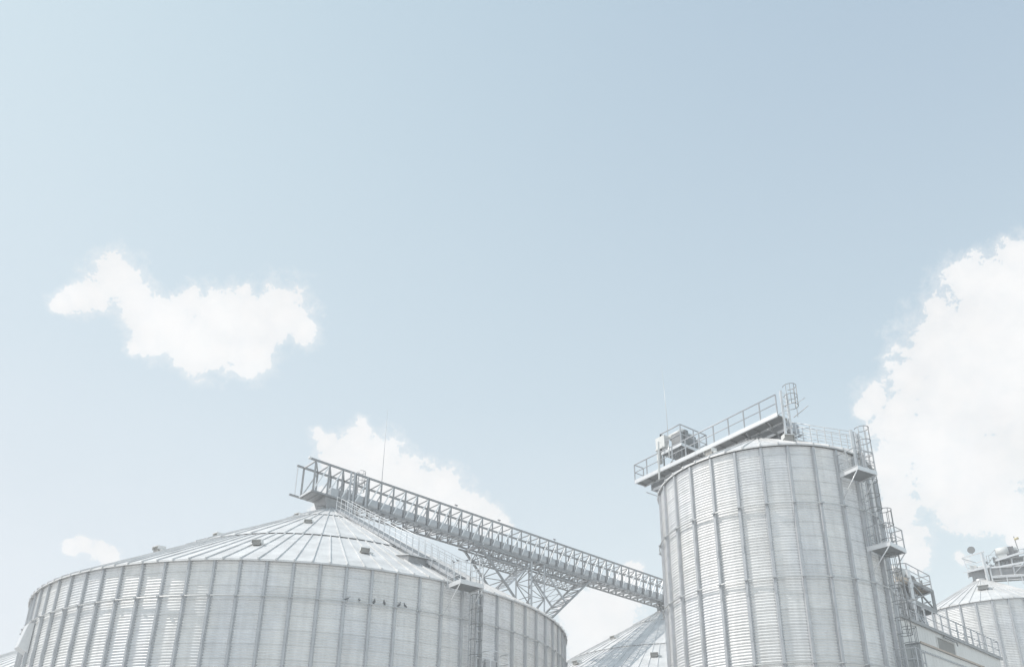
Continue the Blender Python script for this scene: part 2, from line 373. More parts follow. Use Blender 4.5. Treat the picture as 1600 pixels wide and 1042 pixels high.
def big_silo(loc, label, vents, eye_hatch=False):
    t = thing('grain_silo', label, 'silo', loc, 'wide flat grain silos', local=True)
    th0 = .02067; N = 84
    w = corr_wall(RL, 0.0, ZE_L, N, th0).build('wall', M['wall'], t)
    r0 = rib_mesh(RL, 0, ZE_L-.05, 13.75).build('wall_rib', M['rib'], t); r0.rotation_euler = (0, 0, th0)
    for i in range(1, N): copyto(r0, t, th0+2*PI*i/N)
    for z in (13.75, 9.6, 5.4):
        rg = ring_mesh(RL+.20, z, N, th0).build('wind_ring', M['ring'], t)
        if z > 12:
            c0 = clamp_mesh(RL+.10, RL+.20, z, 0).build('ring_clamp', M['rib'], rg); c0.rotation_euler = (0, 0, th0)
            for i in range(1, N): copyto(c0, rg, th0+2*PI*i/N)
    rf = cone_roof(RL+.2, ZA_L, KL, N, th0, [(RL+.2, 11.4, 0, 126), (11.65, 3.62, .11, 63), (3.82, .95, .20, 32)], .9).build('roof', M['roof'], t)
    cp = MB(); z = ZA_L-KL*.95
    cp.lathe([(.98, z-.05), (1.0, z+.28), (.96, z+.34), (.25, z+.52), (.25, z+1.0), (.0, z+1.0)], 24)
    cp.build('roof_cap', M['frame'], rf)
    for r, th, sc in vents: add_vent(t, r+.25, rad(th), ZA_L, KL, .46*sc, .42*sc, .32*sc)
    return t, rf, r0

# ---------------- ground
g = MB(); g.box((-600, -200, -.3), (600, 900, 0)); struct(g, 'ground', M['ground'])

# ---------------- left big silo
siloL, roofL, ribL = big_silo(CL, 'widest silo at left with low cone roof and a stair up its right side',
    [(7.43, 4.0, 1), (15.4, -.3, 1), (15.38, 23, 1), (3.0, -32, .9), (14.0, -32.5, 1.1), (9.8, -33, .9)])
def extras_left():
    t = siloL
    # access hatch dormer on the roof
    mb = MB(); th = rad(36.0); r = 15.5; s_ = Vector((cos(th), sin(th), 0)); o = Vector((sin(th), -cos(th), 0)); z = ZA_L-KL*r
    P = lambda a, b, c: pol(r, th, z)+s_*a+o*b+Vector((0, 0, c))
    mb.hexa([P(-.95, -1.0, .3), P(.95, -1.0, .3), P(.95, .65, -.40), P(-.95, .65, -.40), P(-.95, -1.0, .54), P(.95, -1.0, .54), P(.95, .65, .10), P(-.95, .65, .10)])
    lid = MB(); q = [P(-1.05, -1.15, .58), P(1.05, -1.15, .58), P(1.05, .8, .08), P(-1.05, .8, .08)]
    lid.hexa(q+[p+Vector((0, 0, .06)) for p in q])
    hb = mb.build('roof_hatch', M['frame'], roofL); lid.build('hatch_lid', M['roof'], hb)
    # stair up the roof
    th = rad(38.6); s_ = Vector((cos(th), sin(th), 0)); o = Vector((sin(th), -cos(th), 0))
    st = MB(); zz = lambda r: ZA_L-KL*r
    a, b = pol(2.1, th, zz(2.1)+.34), pol(19.35, th, zz(19.35)+.34)
    for sg in (-1, 1): st.bar(a+s_*sg*.42, b+s_*sg*.42, .035, .2)
    n = 62
    for i in range(n):
        c = a.lerp(b, (i+.5)/n); st.obox(c+Vector((0, 0, .06)), s_, o, .40, .13, .018)
    for i in range(0, n, 4):
        c = a.lerp(b, (i+.5)/n)
        for sg in (-1, 1): st.bar(c+s_*sg*.42-Vector((0, 0, .36)), c+s_*sg*.42, .05)
    so = st.build('roof_stair', M['rib'], t)
    for sg in (-1, 1):
        hr = MB(); railing(hr, [a+s_*sg*.46, b+s_*sg*.46], 1.15, .95, .024, (.35, .68)); hr.build('handrail', M['bright'], so)
    # access platform at the eave
    thp = rad(38.6); z = 15.50; pr = MB(); r0_, r1_ = RL+.2, RL+1.55
    s_ = Vector((cos(thp), sin(thp), 0)); o = Vector((sin(thp), -cos(thp), 0))
    Q = lambda a, r, c: pol(r, thp, z)+s_*a+Vector((0, 0, c))
    pr.obox(Q(0, (r0_+r1_)/2, -.02), s_, o, .78, (r1_-r0_)/2, .03)
    po = pr.build('access_platform', M['plate'], t)
    eb = MB(); 
    for sg in (-1, 1): eb.bar(Q(sg*.80, r0_-.1, 0), Q(sg*.80, r1_, 0), .05, .26)
    eb.bar(Q(-.83, r1_+.03, 0), Q(.83, r1_+.03, 0), .05, .26); eb.build('edge_beam', M['bright'], po)
    rl = MB(); railing(rl, [Q(-.8, r0_, .1), Q(-.8, r1_, .1), Q(.8, r1_, .1), Q(.8, r0_, .1)], 1.12, .7, .024, (.3, .62)); rl.build('railing', M['bright'], po)
    bk = MB()
    for sg in (-1, 1): bk.bar(Q(sg*.8, r1_, -.1), Q(sg*.8, RL+.1, -1.5), .045)
    bk.build('bracket', M['bright'], po)
    gt = MB()
    for a_ in (.1, .75): gt.tube([Q(a_, r1_-.3, .05), Q(a_, r1_-.3, 1.9)], .03)
    gt.tube([Q(.1, r1_-.3, 1.9), Q(.42, r1_-.3, 2.05), Q(.75, r1_-.3, 1.9)], .03); gt.build('ladder_hoop', M['rib'], po)
    # wall ladder with cage beneath the platform, cable duct beside it
    thl = rad(41.7); s_ = Vector((cos(thl), sin(thl), 0)); o = Vector((sin(thl), -cos(thl), 0))
    lm = MB(); ladder(lm, pol(RL+.28, thl, 1), pol(RL+.28, thl, 15.4), s_, .46); lo_ = lm.build('service_ladder', M['rib'], t)
    cg = MB(); cage(cg, pol(RL+.28, thl, 2.6), pol(RL+.28, thl, 15.2), s_, o); cg.build('ladder_cage', M['frame'], lo_)
    dk = MB(); thd = rad(43.6); dk.tube([pol(RL+.3, thd, .5), pol(RL+.3, thd, 17.4)], .025, 6); 
    thd = rad(42.95); dk.tube([pol(RL+.22, thd, .5), pol(RL+.22, thd, 16.0)], .05, 6)
    for i in range(9): dk.obox(pol(RL+.2, rad(43.3), 2+i*1.6), s_, o, .22, .1, .02)
    dk.build('cable_duct', M['bright'], t)
    # inspection door cage low on the wall
    dr = MB(); thb = rad(46.5); s_ = Vector((cos(thb), sin(thb), 0)); o = Vector((sin(thb), -cos(thb), 0))
    dr.obox(pol(RL+.12, thb, 11.0), s_, o, .42, .07, .62); do = dr.build('inspection_door', M['rib'], t)
    fr = MB(); A = [pol(RL+.95, thb, 12.0)+s_*x for x in (-.75, .75)]; B = [pol(RL+.2, thb, 12.0)+s_*x for x in (-.75, .75)]
    dn = Vector((0, 0, -1.2))
    fr.tube([B[0], A[0], A[1], B[1]], .028)
    fr.tube([B[0]+dn*.5, A[0]+dn*.5, A[1]+dn*.5, B[1]+dn*.5], .022)
    for p in A+B: fr.bar(p, p+dn, .045)
    fr.build('door_guard', M['bright'], do)
    # exhaust hood on the far left flank
    hd = MB(); thh = rad(-47); s_ = Vector((cos(thh), sin(thh), 0)); o = Vector((sin(thh), -cos(thh), 0)); 
    P = lambda a, b, z_: pol(RL+b, thh, z_)+s_*a
    hd.hexa([P(-.5, .05, 11.8), P(.5, .05, 11.8), P(.5, .62, 12.1), P(-.5, .62, 12.1), P(-.5, .05, 13.62), P(.5, .05, 13.62), P(.5, .34, 13.55), P(-.5, .34, 13.55)])
    hd.build('exhaust_hood', M['bright'], t)
extras_left()

# ---------------- the two far big silos (plain copies of wall, ribs, rings and roof)
def far_copy(src, loc, label):
    t = thing('grain_silo', label, 'silo', loc, 'wide flat grain silos', local=True)
    for ch in [x for x in bpy.data.objects if x.parent == src]:
        if ch.name.split('.')[0] in ('wall', 'wall_rib', 'wind_ring', 'roof'):
            c = copyto(ch, t)
            for gch in [x for x in bpy.data.objects if x.parent == ch]:
                if gch.name.split('.')[0] in ('roof_cap',): copyto(gch, c)
            if ch.name.startswith('roof'): rf = c
    return t, rf
siloB, roofB = far_copy(siloL, CB, 'silo roof showing between the widest silo and the tall silo, under the bridge')
for r, th in ((8.26, -51.6), (15.2, -14.5), (15.0, -47)): add_vent(siloB, r, rad(th), ZA_L, KL, .62, .55, .42)
siloD, roofD = far_copy(siloL, CD, 'sliver of a distant silo roof at the lower left corner behind the wide silo')

# ---------------- tall silo (right of centre)
def tall_silo(loc, R, N, th0, ze, rings, label, seg=3):
    t = thing('grain_silo', label, 'silo', loc, 'tall narrow grain silos', local=True)
    corr_wall(R, 0, ze, N, th0, seg).build('wall', M['wall'], t)
    r0 = rib_mesh(R, 0, ze-.05, rings[0], .165, .13).build('wall_rib', M['rib'], t); r0.rotation_euler = (0, 0, th0)
    for i in range(1, N): copyto(r0, t, th0+2*PI*i/N)
    for z in rings:
        rg = ring_mesh(R+.21, z, N, th0, .036, False).build('wind_ring', M['ring'], t)
        if z > 8:
            c0 = clamp_mesh(R+.11, R+.21, z, 0, .18).build('ring_clamp', M['rib'], rg); c0.rotation_euler = (0, 0, th0)
            for i in range(1, N): copyto(c0, rg, th0+2*PI*i/N)
    k = .577; za = ze+.10+k*(R+.16)
    rf = cone_roof(R+.16, za, k, N, th0, [(R+.16, .8, 0, int(N*1.5))], .8).build('roof', M['roof'], t)
    cp = MB(); z = za-k*.8; cp.lathe([(.84, z-.1), (.86, z+.2), (.5, z+.35), (.5, z+.6), (0, z+.6)], 20); cp.build('roof_cap', M['rib'], rf)
    return t, rf, za, k
th0R = -.2962
siloR, roofR, ZA_R, KR = tall_silo(CR, RR, 28, th0R, 22.12, (18.66, 14.51, 10.0, 5.6), 'tall corrugated silo right of centre with a walkway crossing over its roof')

def extras_right():
    t = siloR
    V = lambda r, th, ze: add_vent(siloR, r, rad(th), ZA_R, KR, .5, .4, .4)
    V(4.6, 4, 0); V(4.9, -52, 0); V(4.7, 62, 0)
    # roof walk with handrails down to the eave
    th = rad(42); s_ = Vector((cos(th), sin(th), 0)); zz = lambda r: ZA_R-KR*r
    st = MB(); a, b = pol(1.2, th, zz(1.2)+.22), pol(6.5, th, zz(6.5)+.22); o = Vector((sin(th), -cos(th), 0))
    for sg in (-1, 1): st.bar(a+s_*sg*.36, b+s_*sg*.36, .035, .16)
    for i in range(20): st.obox(a.lerp(b, (i+.5)/20), s_, o, .34, .10, .015)
    so = st.build('roof_stair', M['rib'], t)
    for sg in (-1, 1):
        hr = MB(); railing(hr, [a+s_*sg*.42, b+s_*sg*.42], 1.25, 1.05, .026, (.4, .72)); hr.build('handrail', M['bright'], so)
    def platform(thd, z, wl, wr, r0_, r1_, name='access_platform', h=1.1, brackets=True, end=True):
        tp = rad(thd); s_ = Vector((cos(tp), sin(tp), 0)); o = Vector((sin(tp), -cos(tp), 0))
        Q = lambda a, r, c: pol(r, tp, z)+s_*a+Vector((0, 0, c))
        pr = MB(); pr.obox(Q((wr-wl)/2, (r0_+r1_)/2, 0), s_, o, (wl+wr)/2-.03, (r1_-r0_)/2-.02, .02); po = pr.build(name, M['plate'], t)
        eb = MB()
        for sg in (-wl, wr): eb.bar(Q(sg, r0_-.1, .04), Q(sg, r1_, .04), .05, .24); eb.bar(Q(sg, r0_-.1, .17), Q(sg, r1_, .17), .12, .02)
        eb.bar(Q(-wl-.03, r1_+.03, .04), Q(wr+.03, r1_+.03, .04), .05, .24); eb.build('edge_beam', M['bright'], po)
        rl = MB(); railing(rl, [Q(-wl, r0_, .16), Q(-wl, r1_, .16), Q(wr, r1_, .16)]+([Q(wr, r0_+.5, .16)] if end else []), h, .75, .026, (.5,)); rl.build('railing', M['rib'], po)
        if brackets:
            bk = MB()
            for sg in (-wl, wr): bk.tube([Q(sg, r1_, -.05), Q(sg, RR+.1, -1.35)], .03)
            bk.build('bracket', M['bright'], po)
        return po
    platform(28.0, 20.45, .72, .75, RR+.12, 7.62)
    platform(40.0, 16.38, .72, 1.05, RR+.12, 7.62)
    platform(50.0, 9.75, 1.1, .55, RR+.12, 7.55)
    def lad(thd, z0, z1, c0, c1):
        tl = rad(thd); s_ = Vector((cos(tl), sin(tl), 0)); o = Vector((sin(tl), -cos(tl), 0))
        lm = MB(); ladder(lm, pol(RR+.22, tl, z0), pol(RR+.22, tl, z1), s_, .46)
        for z in [z0+1+2.0*i for i in range(int((z1-z0-1)/2))]:
            for sg in (-1, 1): lm.bar(pol(RR+.05, tl, z)+s_*sg*.23, pol(RR+.22, tl, z)+s_*sg*.23, .04)
        lo_ = lm.build('service_ladder', M['rib'], t)
        cg = MB(); cage(cg, pol(RR+.22, tl, c0), pol(RR+.22, tl, c1), s_, o, .38, .82, 5); cg.build('ladder_cage', M['frame'], lo_)
    lad(37.5, 16.4, 23.6, 18.7, 23.7)
    lad(47.5, 9.8, 18.9, 11.9, 19.0)
    lad(56, 1.0, 12.4, 3, 12.5)
    # wide white posts where the roof walk meets the ladder head
    wp = MB()
    for thd in (34.5, 40.5): 
        p = pol(RR+.15, rad(thd), 20.8); wp.bar(p, p+Vector((0, 0, 2.9)), .09, .16)
    wp.build('gate_post', M['bright'], t)
    cb = MB(); tc_ = rad(60); cb.tube([pol(RR+.18, tc_, 1), pol(RR+.18, tc_, 21.5)], .07)
    cb.build('cable_duct', M['bright'], t)
extras_right()

# ---------------- conveyor gallery over the tall silo
Gd = Vector((.5900, -.8074, 0)); Hd = Vector((-.8074, -.5900, 0))
def GP(s, w, z): return CR+Gd*s+Hd*w+Vector((0, 0, z))
def gallery():
    t = thing('roof_conveyor', 'walkway and conveyor running across the top of the tall silo', 'conveyor', CR+Vector((0, 0, 25)))
    s0, s1 = -9.75, 2.72
    tr = MB(); tr.hexa([GP(s0+.6, -.75, 25.42), GP(s1-.2, -.75, 25.42), GP(s1-.2, .42, 25.42), GP(s0+.6, .42, 25.42), GP(s0+.6, -.75, 26.0), GP(s1-.2, -.75, 26.0), GP(s1-.2, .42, 26.0), GP(s0+.6, .42, 26.0)])
    for i in range(10):
        s = s0+.8+i*1.28; tr.hexa([GP(s, -.80, 25.38), GP(s+.06, -.80, 25.38), GP(s+.06, .47, 25.38), GP(s, .47, 25.38), GP(s, -.80, 26.04), GP(s+.06, -.80, 26.04), GP(s+.06, .47, 26.04), GP(s, .47, 26.04)])
    tr.build('conveyor_trough', M['trough'], t)
    fl = MB(); fl.hexa([GP(s0, .5, 25.98), GP(s1, .5, 25.98), GP(s1, 1.42, 25.98), GP(s0, 1.42, 25.98), GP(s0, .5, 26.02), GP(s1, .5, 26.02), GP(s1, 1.42, 26.02), GP(s0, 1.42, 26.02)])
    for i in range(14): s = s0+.2+i*.93; fl.bar(GP(s, .5, 25.93), GP(s, 1.42, 25.93), .05, .07)
    f = fl.build('walkway', M['plate'], t)
    eb = MB(); eb.bar(GP(s0, 1.45, 26.03), GP(s1, 1.45, 26.03), .045, .25); eb.bar(GP(s0, 1.43, 25.88), GP(s1, 1.43, 25.88), .10, .02)
    eb.bar(GP(s0, .48, 25.95), GP(s1, .48, 25.95), .05, .2); eb.bar(GP(s0, .5, 26.03), GP(s0, 1.45, 26.03), .045, .2); eb.build('edge_beam', M['bright'], f)
    fg = MB()
    for i in range(5): s = s0+.9+i*2.45; fg.bar(GP(s, .50, 25.36), GP(s+2.1, .50, 25.36), .06, .17)
    fg.bar(GP(s0+.7, -.5, 25.36), GP(s0+3, -.5, 25.36), .09, .03)
    fg.bar(GP(s0+.7, -.95, 25.38), GP(s1, -.95, 25.38), .07, .12)
    for k in range(3): fg.bar(GP(s0+.2+k*.5, -1.25, 25.38), GP(s0+.2+k*.5, .55, 25.38), .05, .05)
    fg.bar(GP(s0+.15, -1.25, 25.38), GP(s0+1.6, -1.25, 25.38), .05, .05)
    fg.build('flange', M['bright'], t)
    rl = MB(); railing(rl, [GP(s0, .52, 26.15), GP(s0, 1.43, 26.15), GP(s1, 1.43, 26.15)], 1.25, 1.22, .042, (.5,)); rl.build('handrail', M['rib'], t)
    sp = MB()
    for s in (-5.6, -2.6, .2, 1.9):
        for w in (-.7, .4):
            p = GP(s, w, 25.4); r = (Vector((p.x, p.y, 0))-CR).length; z = ZA_R-KR*min(r, RR)
            if z < 25.3: q_ = MB(); q_.bar(p, Vector((p.x, p.y, z)), .11); q_.build('support_leg', M['frame'], t)
        p = GP(s, .9, 25.9); r = (Vector((p.x, p.y, 0))-CR).length; sp.bar(GP(s, .4, 25.2), GP(s, 1.3, 25.85), .07); sp.bar(GP(s, -.9, 25.34), GP(s, 1.4, 25.34), .09)
    sp.build('support_beam', M['frame'], t)
    for w in (.5, -.6): q_ = MB(); q_.bar(GP(-7.9, w, 25.3), GP(-5.4, w+.1, 22.9), .1); q_.build('raking_brace', M['frame'], t)
    # outlet spouts
    ch = MB(); ch.lathe([(.28, 25.4), (.28, 24.9)], 12, C=(CR.x, CR.y)); p = GP(-.6, -.2, 25.4); ch.tube([p, p-Vector((0, 0, 1))], .2, 10); ch.build('outlet_spout', M['rib'], t)
    # ladder with cage at the end
    ld_ = MB(); b0, b1 = GP(2.85, .72, 24.0), GP(2.85, .72, 27.75)
    for w in (.42, 1.02): ld_.bar(GP(2.85, w, 23.6), GP(2.85, w, 27.75), .15, .12)
    for i in range(14): ld_.tube([GP(2.85, .42, 23.9+i*.29), GP(2.85, 1.02, 23.9+i*.29)], .016, 5)
    lo_ = ld_.build('service_ladder', M['bright'], t)
    cg = MB(); cage(cg, GP(2.9, .72, 26.55), GP(2.9, .72, 27.95), Hd, Gd, .40, .62, 6); cg.build('ladder_cage', M['frame'], lo_)
    br = MB(); br.tube([GP(2.85, 1.05, 26.6), GP(3.95, 1.0, 26.6)], .03); br.tube([GP(3.3, .2, 26.0), GP(3.3, .2, 26.9), GP(3.7, -.2, 27.3)], .03); br.tube([GP(2.75, -.2, 26.35), GP(3.9, -.1, 26.6)], .035)
    br.build('rail_bracket', M['bright'], t)
    rc = MB(); rc.tube([GP(2.3, -.3, 26.0), GP(2.3, -.3, 27.1), GP(1.2, -.3, 27.1)], .026); rc.build('end_rail', M['rib'], t)
    # drive deck
    dk = MB(); dk.hexa([GP(-7.3, -1.6, 27.35), GP(-5.4, -1.6, 27.35), GP(-5.4, 1.1, 27.35), GP(-7.3, 1.1, 27.35), GP(-7.3, -1.6, 27.43), GP(-5.4, -1.6, 27.43), GP(-5.4, 1.1, 27.43), GP(-7.3, 1.1, 27.43)])
    for s, w in ((-7.2, 1.0), (-5.5, 1.0), (-5.5, -1.5), (-7.2, -1.5)): dk.bar(GP(s, w, 25.9), GP(s, w, 27.4), .10)
    dk.bar(GP(-7.1, 1.0, 26), GP(-5.6, 1.0, 27.3), .05)
    do = dk.build('drive_deck', M['plate'], t)
    eb = MB(); eb.bar(GP(-5.37, -1.6, 27.42), GP(-5.37, 1.1, 27.42), .04, .22); eb.bar(GP(-7.3, 1.13, 27.42), GP(-5.35, 1.13, 27.42), .04, .22); eb.build('edge_beam', M['bright'], do)
    rl = MB(); railing(rl, [GP(-7.3, 1.1, 27.5), GP(-5.4, 1.1, 27.5), GP(-5.4, -1.6, 27.5), GP(-7.3, -1.6, 27.5), GP(-7.3, 1.1, 27.5)], 1.5, 1.3, .045, (.5,)); rl.build('railing', M['rib'], do)
    mc = MB()
    def gb(a0, a1, w0, w1, z0, z1): mc.hexa([GP(a0, w0, z0), GP(a1, w0, z0), GP(a1, w1, z0), GP(a0, w1, z0), GP(a0, w0, z1), GP(a1, w0, z1), GP(a1, w1, z1), GP(a0, w1, z1)])
    gb(-6.6, -5.75, -.9, .75, 27.95, 28.75); gb(-6.75, -5.65, .0, .35, 27.6, 28.95); gb(-6.4, -5.9, -1.3, -.9, 28.1, 28.6)
    gb(-6.7, -5.7, -.95, .8, 27.75, 27.87)
    mc.build('gearbox', M['plate'], do)
    mo = MB(); mo.tube([GP(-6.9, .45, 28.75), GP(-5.75, .45, 28.75)], .27, 16); mo.tube([GP(-6.1, -.9, 28.9), GP(-6.1, .2, 28.9)], .2, 14); mo.build('drive_motor', M['white'], do)
    bx = MB(); bx.obox(GP(-7.3, .95, 28.35), Gd, Hd, .42, .25, .42); bx.obox(GP(-7.3, .95, 27.85), Gd, Hd, .46, .3, .05); bx.obox(GP(-7.6, 1.0, 27.3), Gd, Hd, .14, .14, .5)
    bx.build('switch_cabinet', M['white'], do)
    pp = MB()
    for w in (-.9, -.4, .1, .55): pp.tube([GP(-5.9, w, 27.35), GP(-5.9, w, 26.0)], .13, 10)
    pp.build('drop_pipe', M['trough'], do)
    px_ = MB(); px_.bar(GP(-7.3, 1.5, 25.3), GP(-7.15, 1.5, 28.2), .11); px_.build('mast_post', M['white'], t)
    rd = MB(); rd.tube([(9.81, 48.0, 26.2), (9.81, 48, 29.0), (9.69, 48, 32.75)], [.026, .018, .006], 6); rd.tube([(9.81, 48.0, 25.6), (9.81, 48, 26.6)], .05, 6)
    rd.build('lightning_rod', M['ring'], t)
gallery()

# ---------------- conveyor bridge
def BP(s, w, z): return CL+U*s+Nn*w+Vector((0, 0, z))
def bridge():
    t = thing('conveyor_bridge', 'long lattice conveyor bridge running from the wide silo roof to behind the tall silo', 'conveyor bridge', BP(0, 0, 27.5))
    zt, zb = 30.2, 27.5; st = 1.262; s0 = -2.26; n = 38; s1 = s0+st*n
    for w in (-1, 1):
        c = MB(); c.bar(BP(s0-.62, w, zt), BP(s1, w, zt), .15); c.build('top_chord', M['frame'], t)
        c = MB(); c.bar(BP(s0-(1.0 if w < 0 else .1), w, zb), BP(s1, w, zb), .14); c.build('bottom_chord', M['frame'], t)
    loc0 = Vector(t.location)
    def proto(name, fn, m): mb = MB(); fn(mb); o = mb.build(name, M[m], t); return o
    def series(name, fn, m, k0, k1, step=1):
        o = proto(name, lambda mb: fn(mb, k0), m)
        for k in range(k0+step, k1, step): copyto(o, t, loc=U*(st*(k-k0)))
    S_ = lambda k: s0+st*k
    for w in (-1, 1):
        series('post', lambda mb, k: mb.bar(BP(S_(k), w, zb), BP(S_(k), w, zt), .13), 'frame', 0, n+1)
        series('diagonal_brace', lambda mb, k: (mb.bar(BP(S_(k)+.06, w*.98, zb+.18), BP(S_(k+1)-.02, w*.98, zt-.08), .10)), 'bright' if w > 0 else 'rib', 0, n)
    series('top_brace', lambda mb, k: (mb.bar(BP(S_(k), 1, zt-.03), BP(S_(k+1), -1, zt-.03), .09), mb.bar(BP(S_(k), -1, zt-.06), BP(S_(k), 1, zt-.06), .08)), 'frame', 0, n)
    series('bottom_brace', lambda mb, k: (mb.bar(BP(S_(k), -1, zb-.03), BP(S_(k)+st/2, .95, zb-.03), .09), mb.bar(BP(S_(k)+st/2, .95, zb-.05), BP(S_(k+1), -1, zb-.05), .09), mb.bar(BP(S_(k), -1, zb+.02), BP(S_(k), 1, zb+.02), .07)), 'frame', 0, n)
    # conveyor casing: sections with rounded belly and flanges
    prof = [(.90, 28.42), (.90, 27.92), (.86, 27.72), (.76, 27.56), (.60, 27.49), (.22, 27.49), (.10, 27.6), (.06, 27.8), (.06, 28.42)]
    def sect(mb, sa, sb, g=0):
        a = [BP(sa, w+(g if w > .5 else -g), z-(g if z < 27.8 else -g*.6)) for w, z in prof]; b = [BP(sb, w+(g if w > .5 else -g), z-(g if z < 27.8 else -g*.6)) for w, z in prof]; k = len(prof)
        mb.add(a+b, [(i, i+1, k+i+1, k+i) for i in range(k-1)], True); mb.add(a+b, [(0, k, 2*k-1, k-1), tuple(range(k)), tuple(range(2*k-1, k-1, -1))])
    series('casing_section', lambda mb, k: (sect(mb, S_(k)+.05, S_(k+1)-.01), sect(mb, S_(k)-.02, S_(k)+.05, .05)), 'trough', 3, n)
    # solid tail floor above the wide silo and tail machinery
    fl = MB(); fl.hexa([BP(s0-.1, -.93, zb-.09), BP(2.4, -.93, zb-.09), BP(2.4, .93, zb-.09), BP(s0-.1, .93, zb-.09), BP(s0-.1, -.93, zb-.05), BP(2.4, -.93, zb-.05), BP(2.4, .93, zb-.05), BP(s0-.1, .93, zb-.05)])
    for i in range(9): fl.bar(BP(s0+i*.55, -.95, zb-.13), BP(s0+i*.55, .95, zb-.13), .05, .06)
    fl.build('end_floor', M['plate'], t)
    eb = MB(); eb.bar(BP(s0-.16, -1.0, zb), BP(s0-.16, 1.0, zb), .07, .14); eb.bar(BP(s0+.05, -1.0, zb), BP(s0+.05, .98, zb), .04, .1); eb.bar(BP(s0, -1, zt), BP(s0, 1, zt), .1); eb.bar(BP(s0-.55, -1.0, zb+.02), BP(s0-.55, -1.0, zt-.2), .07); eb.build('end_frame', M['bright'], t)
    ec = MB(); ec.tube([BP(s0-.66, 1, zt), BP(s0-.5, 1, zt)], .13, 14); ec.build('floodlight', M['white'], t)
    mc = MB()
    def bb(a0, a1, w0, w1, z0, z1): mc.hexa([BP(a0, w0, z0), BP(a1, w0, z0), BP(a1, w1, z0), BP(a0, w1, z0), BP(a0, w0, z1), BP(a1, w0, z1), BP(a1, w1, z1), BP(a0, w1, z1)])
    bb(-.6, 1.5, .1, .85, 27.6, 28.35); bb(.1, .7, -.6, .1, 27.6, 28.2); mc.tube([BP(-.35, -.6, 28.1), BP(-.35, .1, 28.1)], .22, 12); bb(.9, 1.3, .2, .8, 28.3, 28.65)
    mc.build('tail_drive', M['rib'], t)
    ct = MB(); ct.hexa([BP(-.75, -.7, 26.3), BP(.9, -.7, 26.3), BP(.9, .75, 26.3), BP(-.75, .75, 26.3), BP(-1.1, -.9, 27.4), BP(1.4, -.9, 27.4), BP(1.4, .9, 27.4), BP(-1.1, .9, 27.4)])
    ct.bar(BP(-1.5, .5, 26.5), BP(-.7, .3, 26.9), .07); ct.bar(BP(-1.1, .5, 26.4), BP(-.6, .5, 26.9), .12)
    ct.build('discharge_chute', M['frame'], t)
    # support columns and end ladder
    cl = MB()
    for s, w in ((.98, 1.08), (1.35, 1.08), (.98, -1.05)): cl.bar(BP(s, w, 25.6), BP(s, w, zt+.05), .13)
    for i in range(13): cl.bar(BP(.98, 1.08, 25.9+i*.33), BP(1.35, 1.08, 25.9+i*.33), .04)
    cl.bar(BP(2.6, 1.05, 27.5), BP(2.6, 1.05, zt), .15)
    cl.build('support_column', M['rib'], t)
    cg = MB(); ladder(cg, BP(1.9, .5, 27.6), BP(1.9, .5, 30.7), Nn, .42); lo_ = cg.build('service_ladder', M['rib'], t)
    cg = MB(); cage(cg, BP(1.9, .5, 29.0), BP(1.9, .5, 30.8), Nn, U, .36, .6, 5); cg.build('ladder_cage', M['frame'], lo_)
    rd = MB(); rd.tube([BP(4.0, 1.05, 29.6), BP(4.0, 1.05, 33), BP(4.0, 1.05, 37.5)], [.03, .022, .009], 6); rd.build('lightning_rod', M['rib'], t)
    for s in (12.2, 17.5, 25.1): lp = MB(); lp.tube([BP(s, 1.0, zt), BP(s, 1.0, zt+.28)], .025); lp.tube([BP(s-.16, 1.0, zt+.32), BP(s+.16, 1.0, zt+.32)], .06, 8); lp.build('walkway_lamp', M['frame'], t)
    # underside supports near the far silo
    ch = MB(); ch.tube([BP(43.4, .0, 27.5), BP(43.6, .0, 26.3)], .35, 10); ch.tube([BP(42.2, .4, 26.9), BP(43.3, .4, 26.7)], .08, 6); ch.bar(BP(42.9, .6, 27.4), BP(43.4, .4, 26.4), .12); ch.build('discharge_chute', M['frame'], t)
bridge()

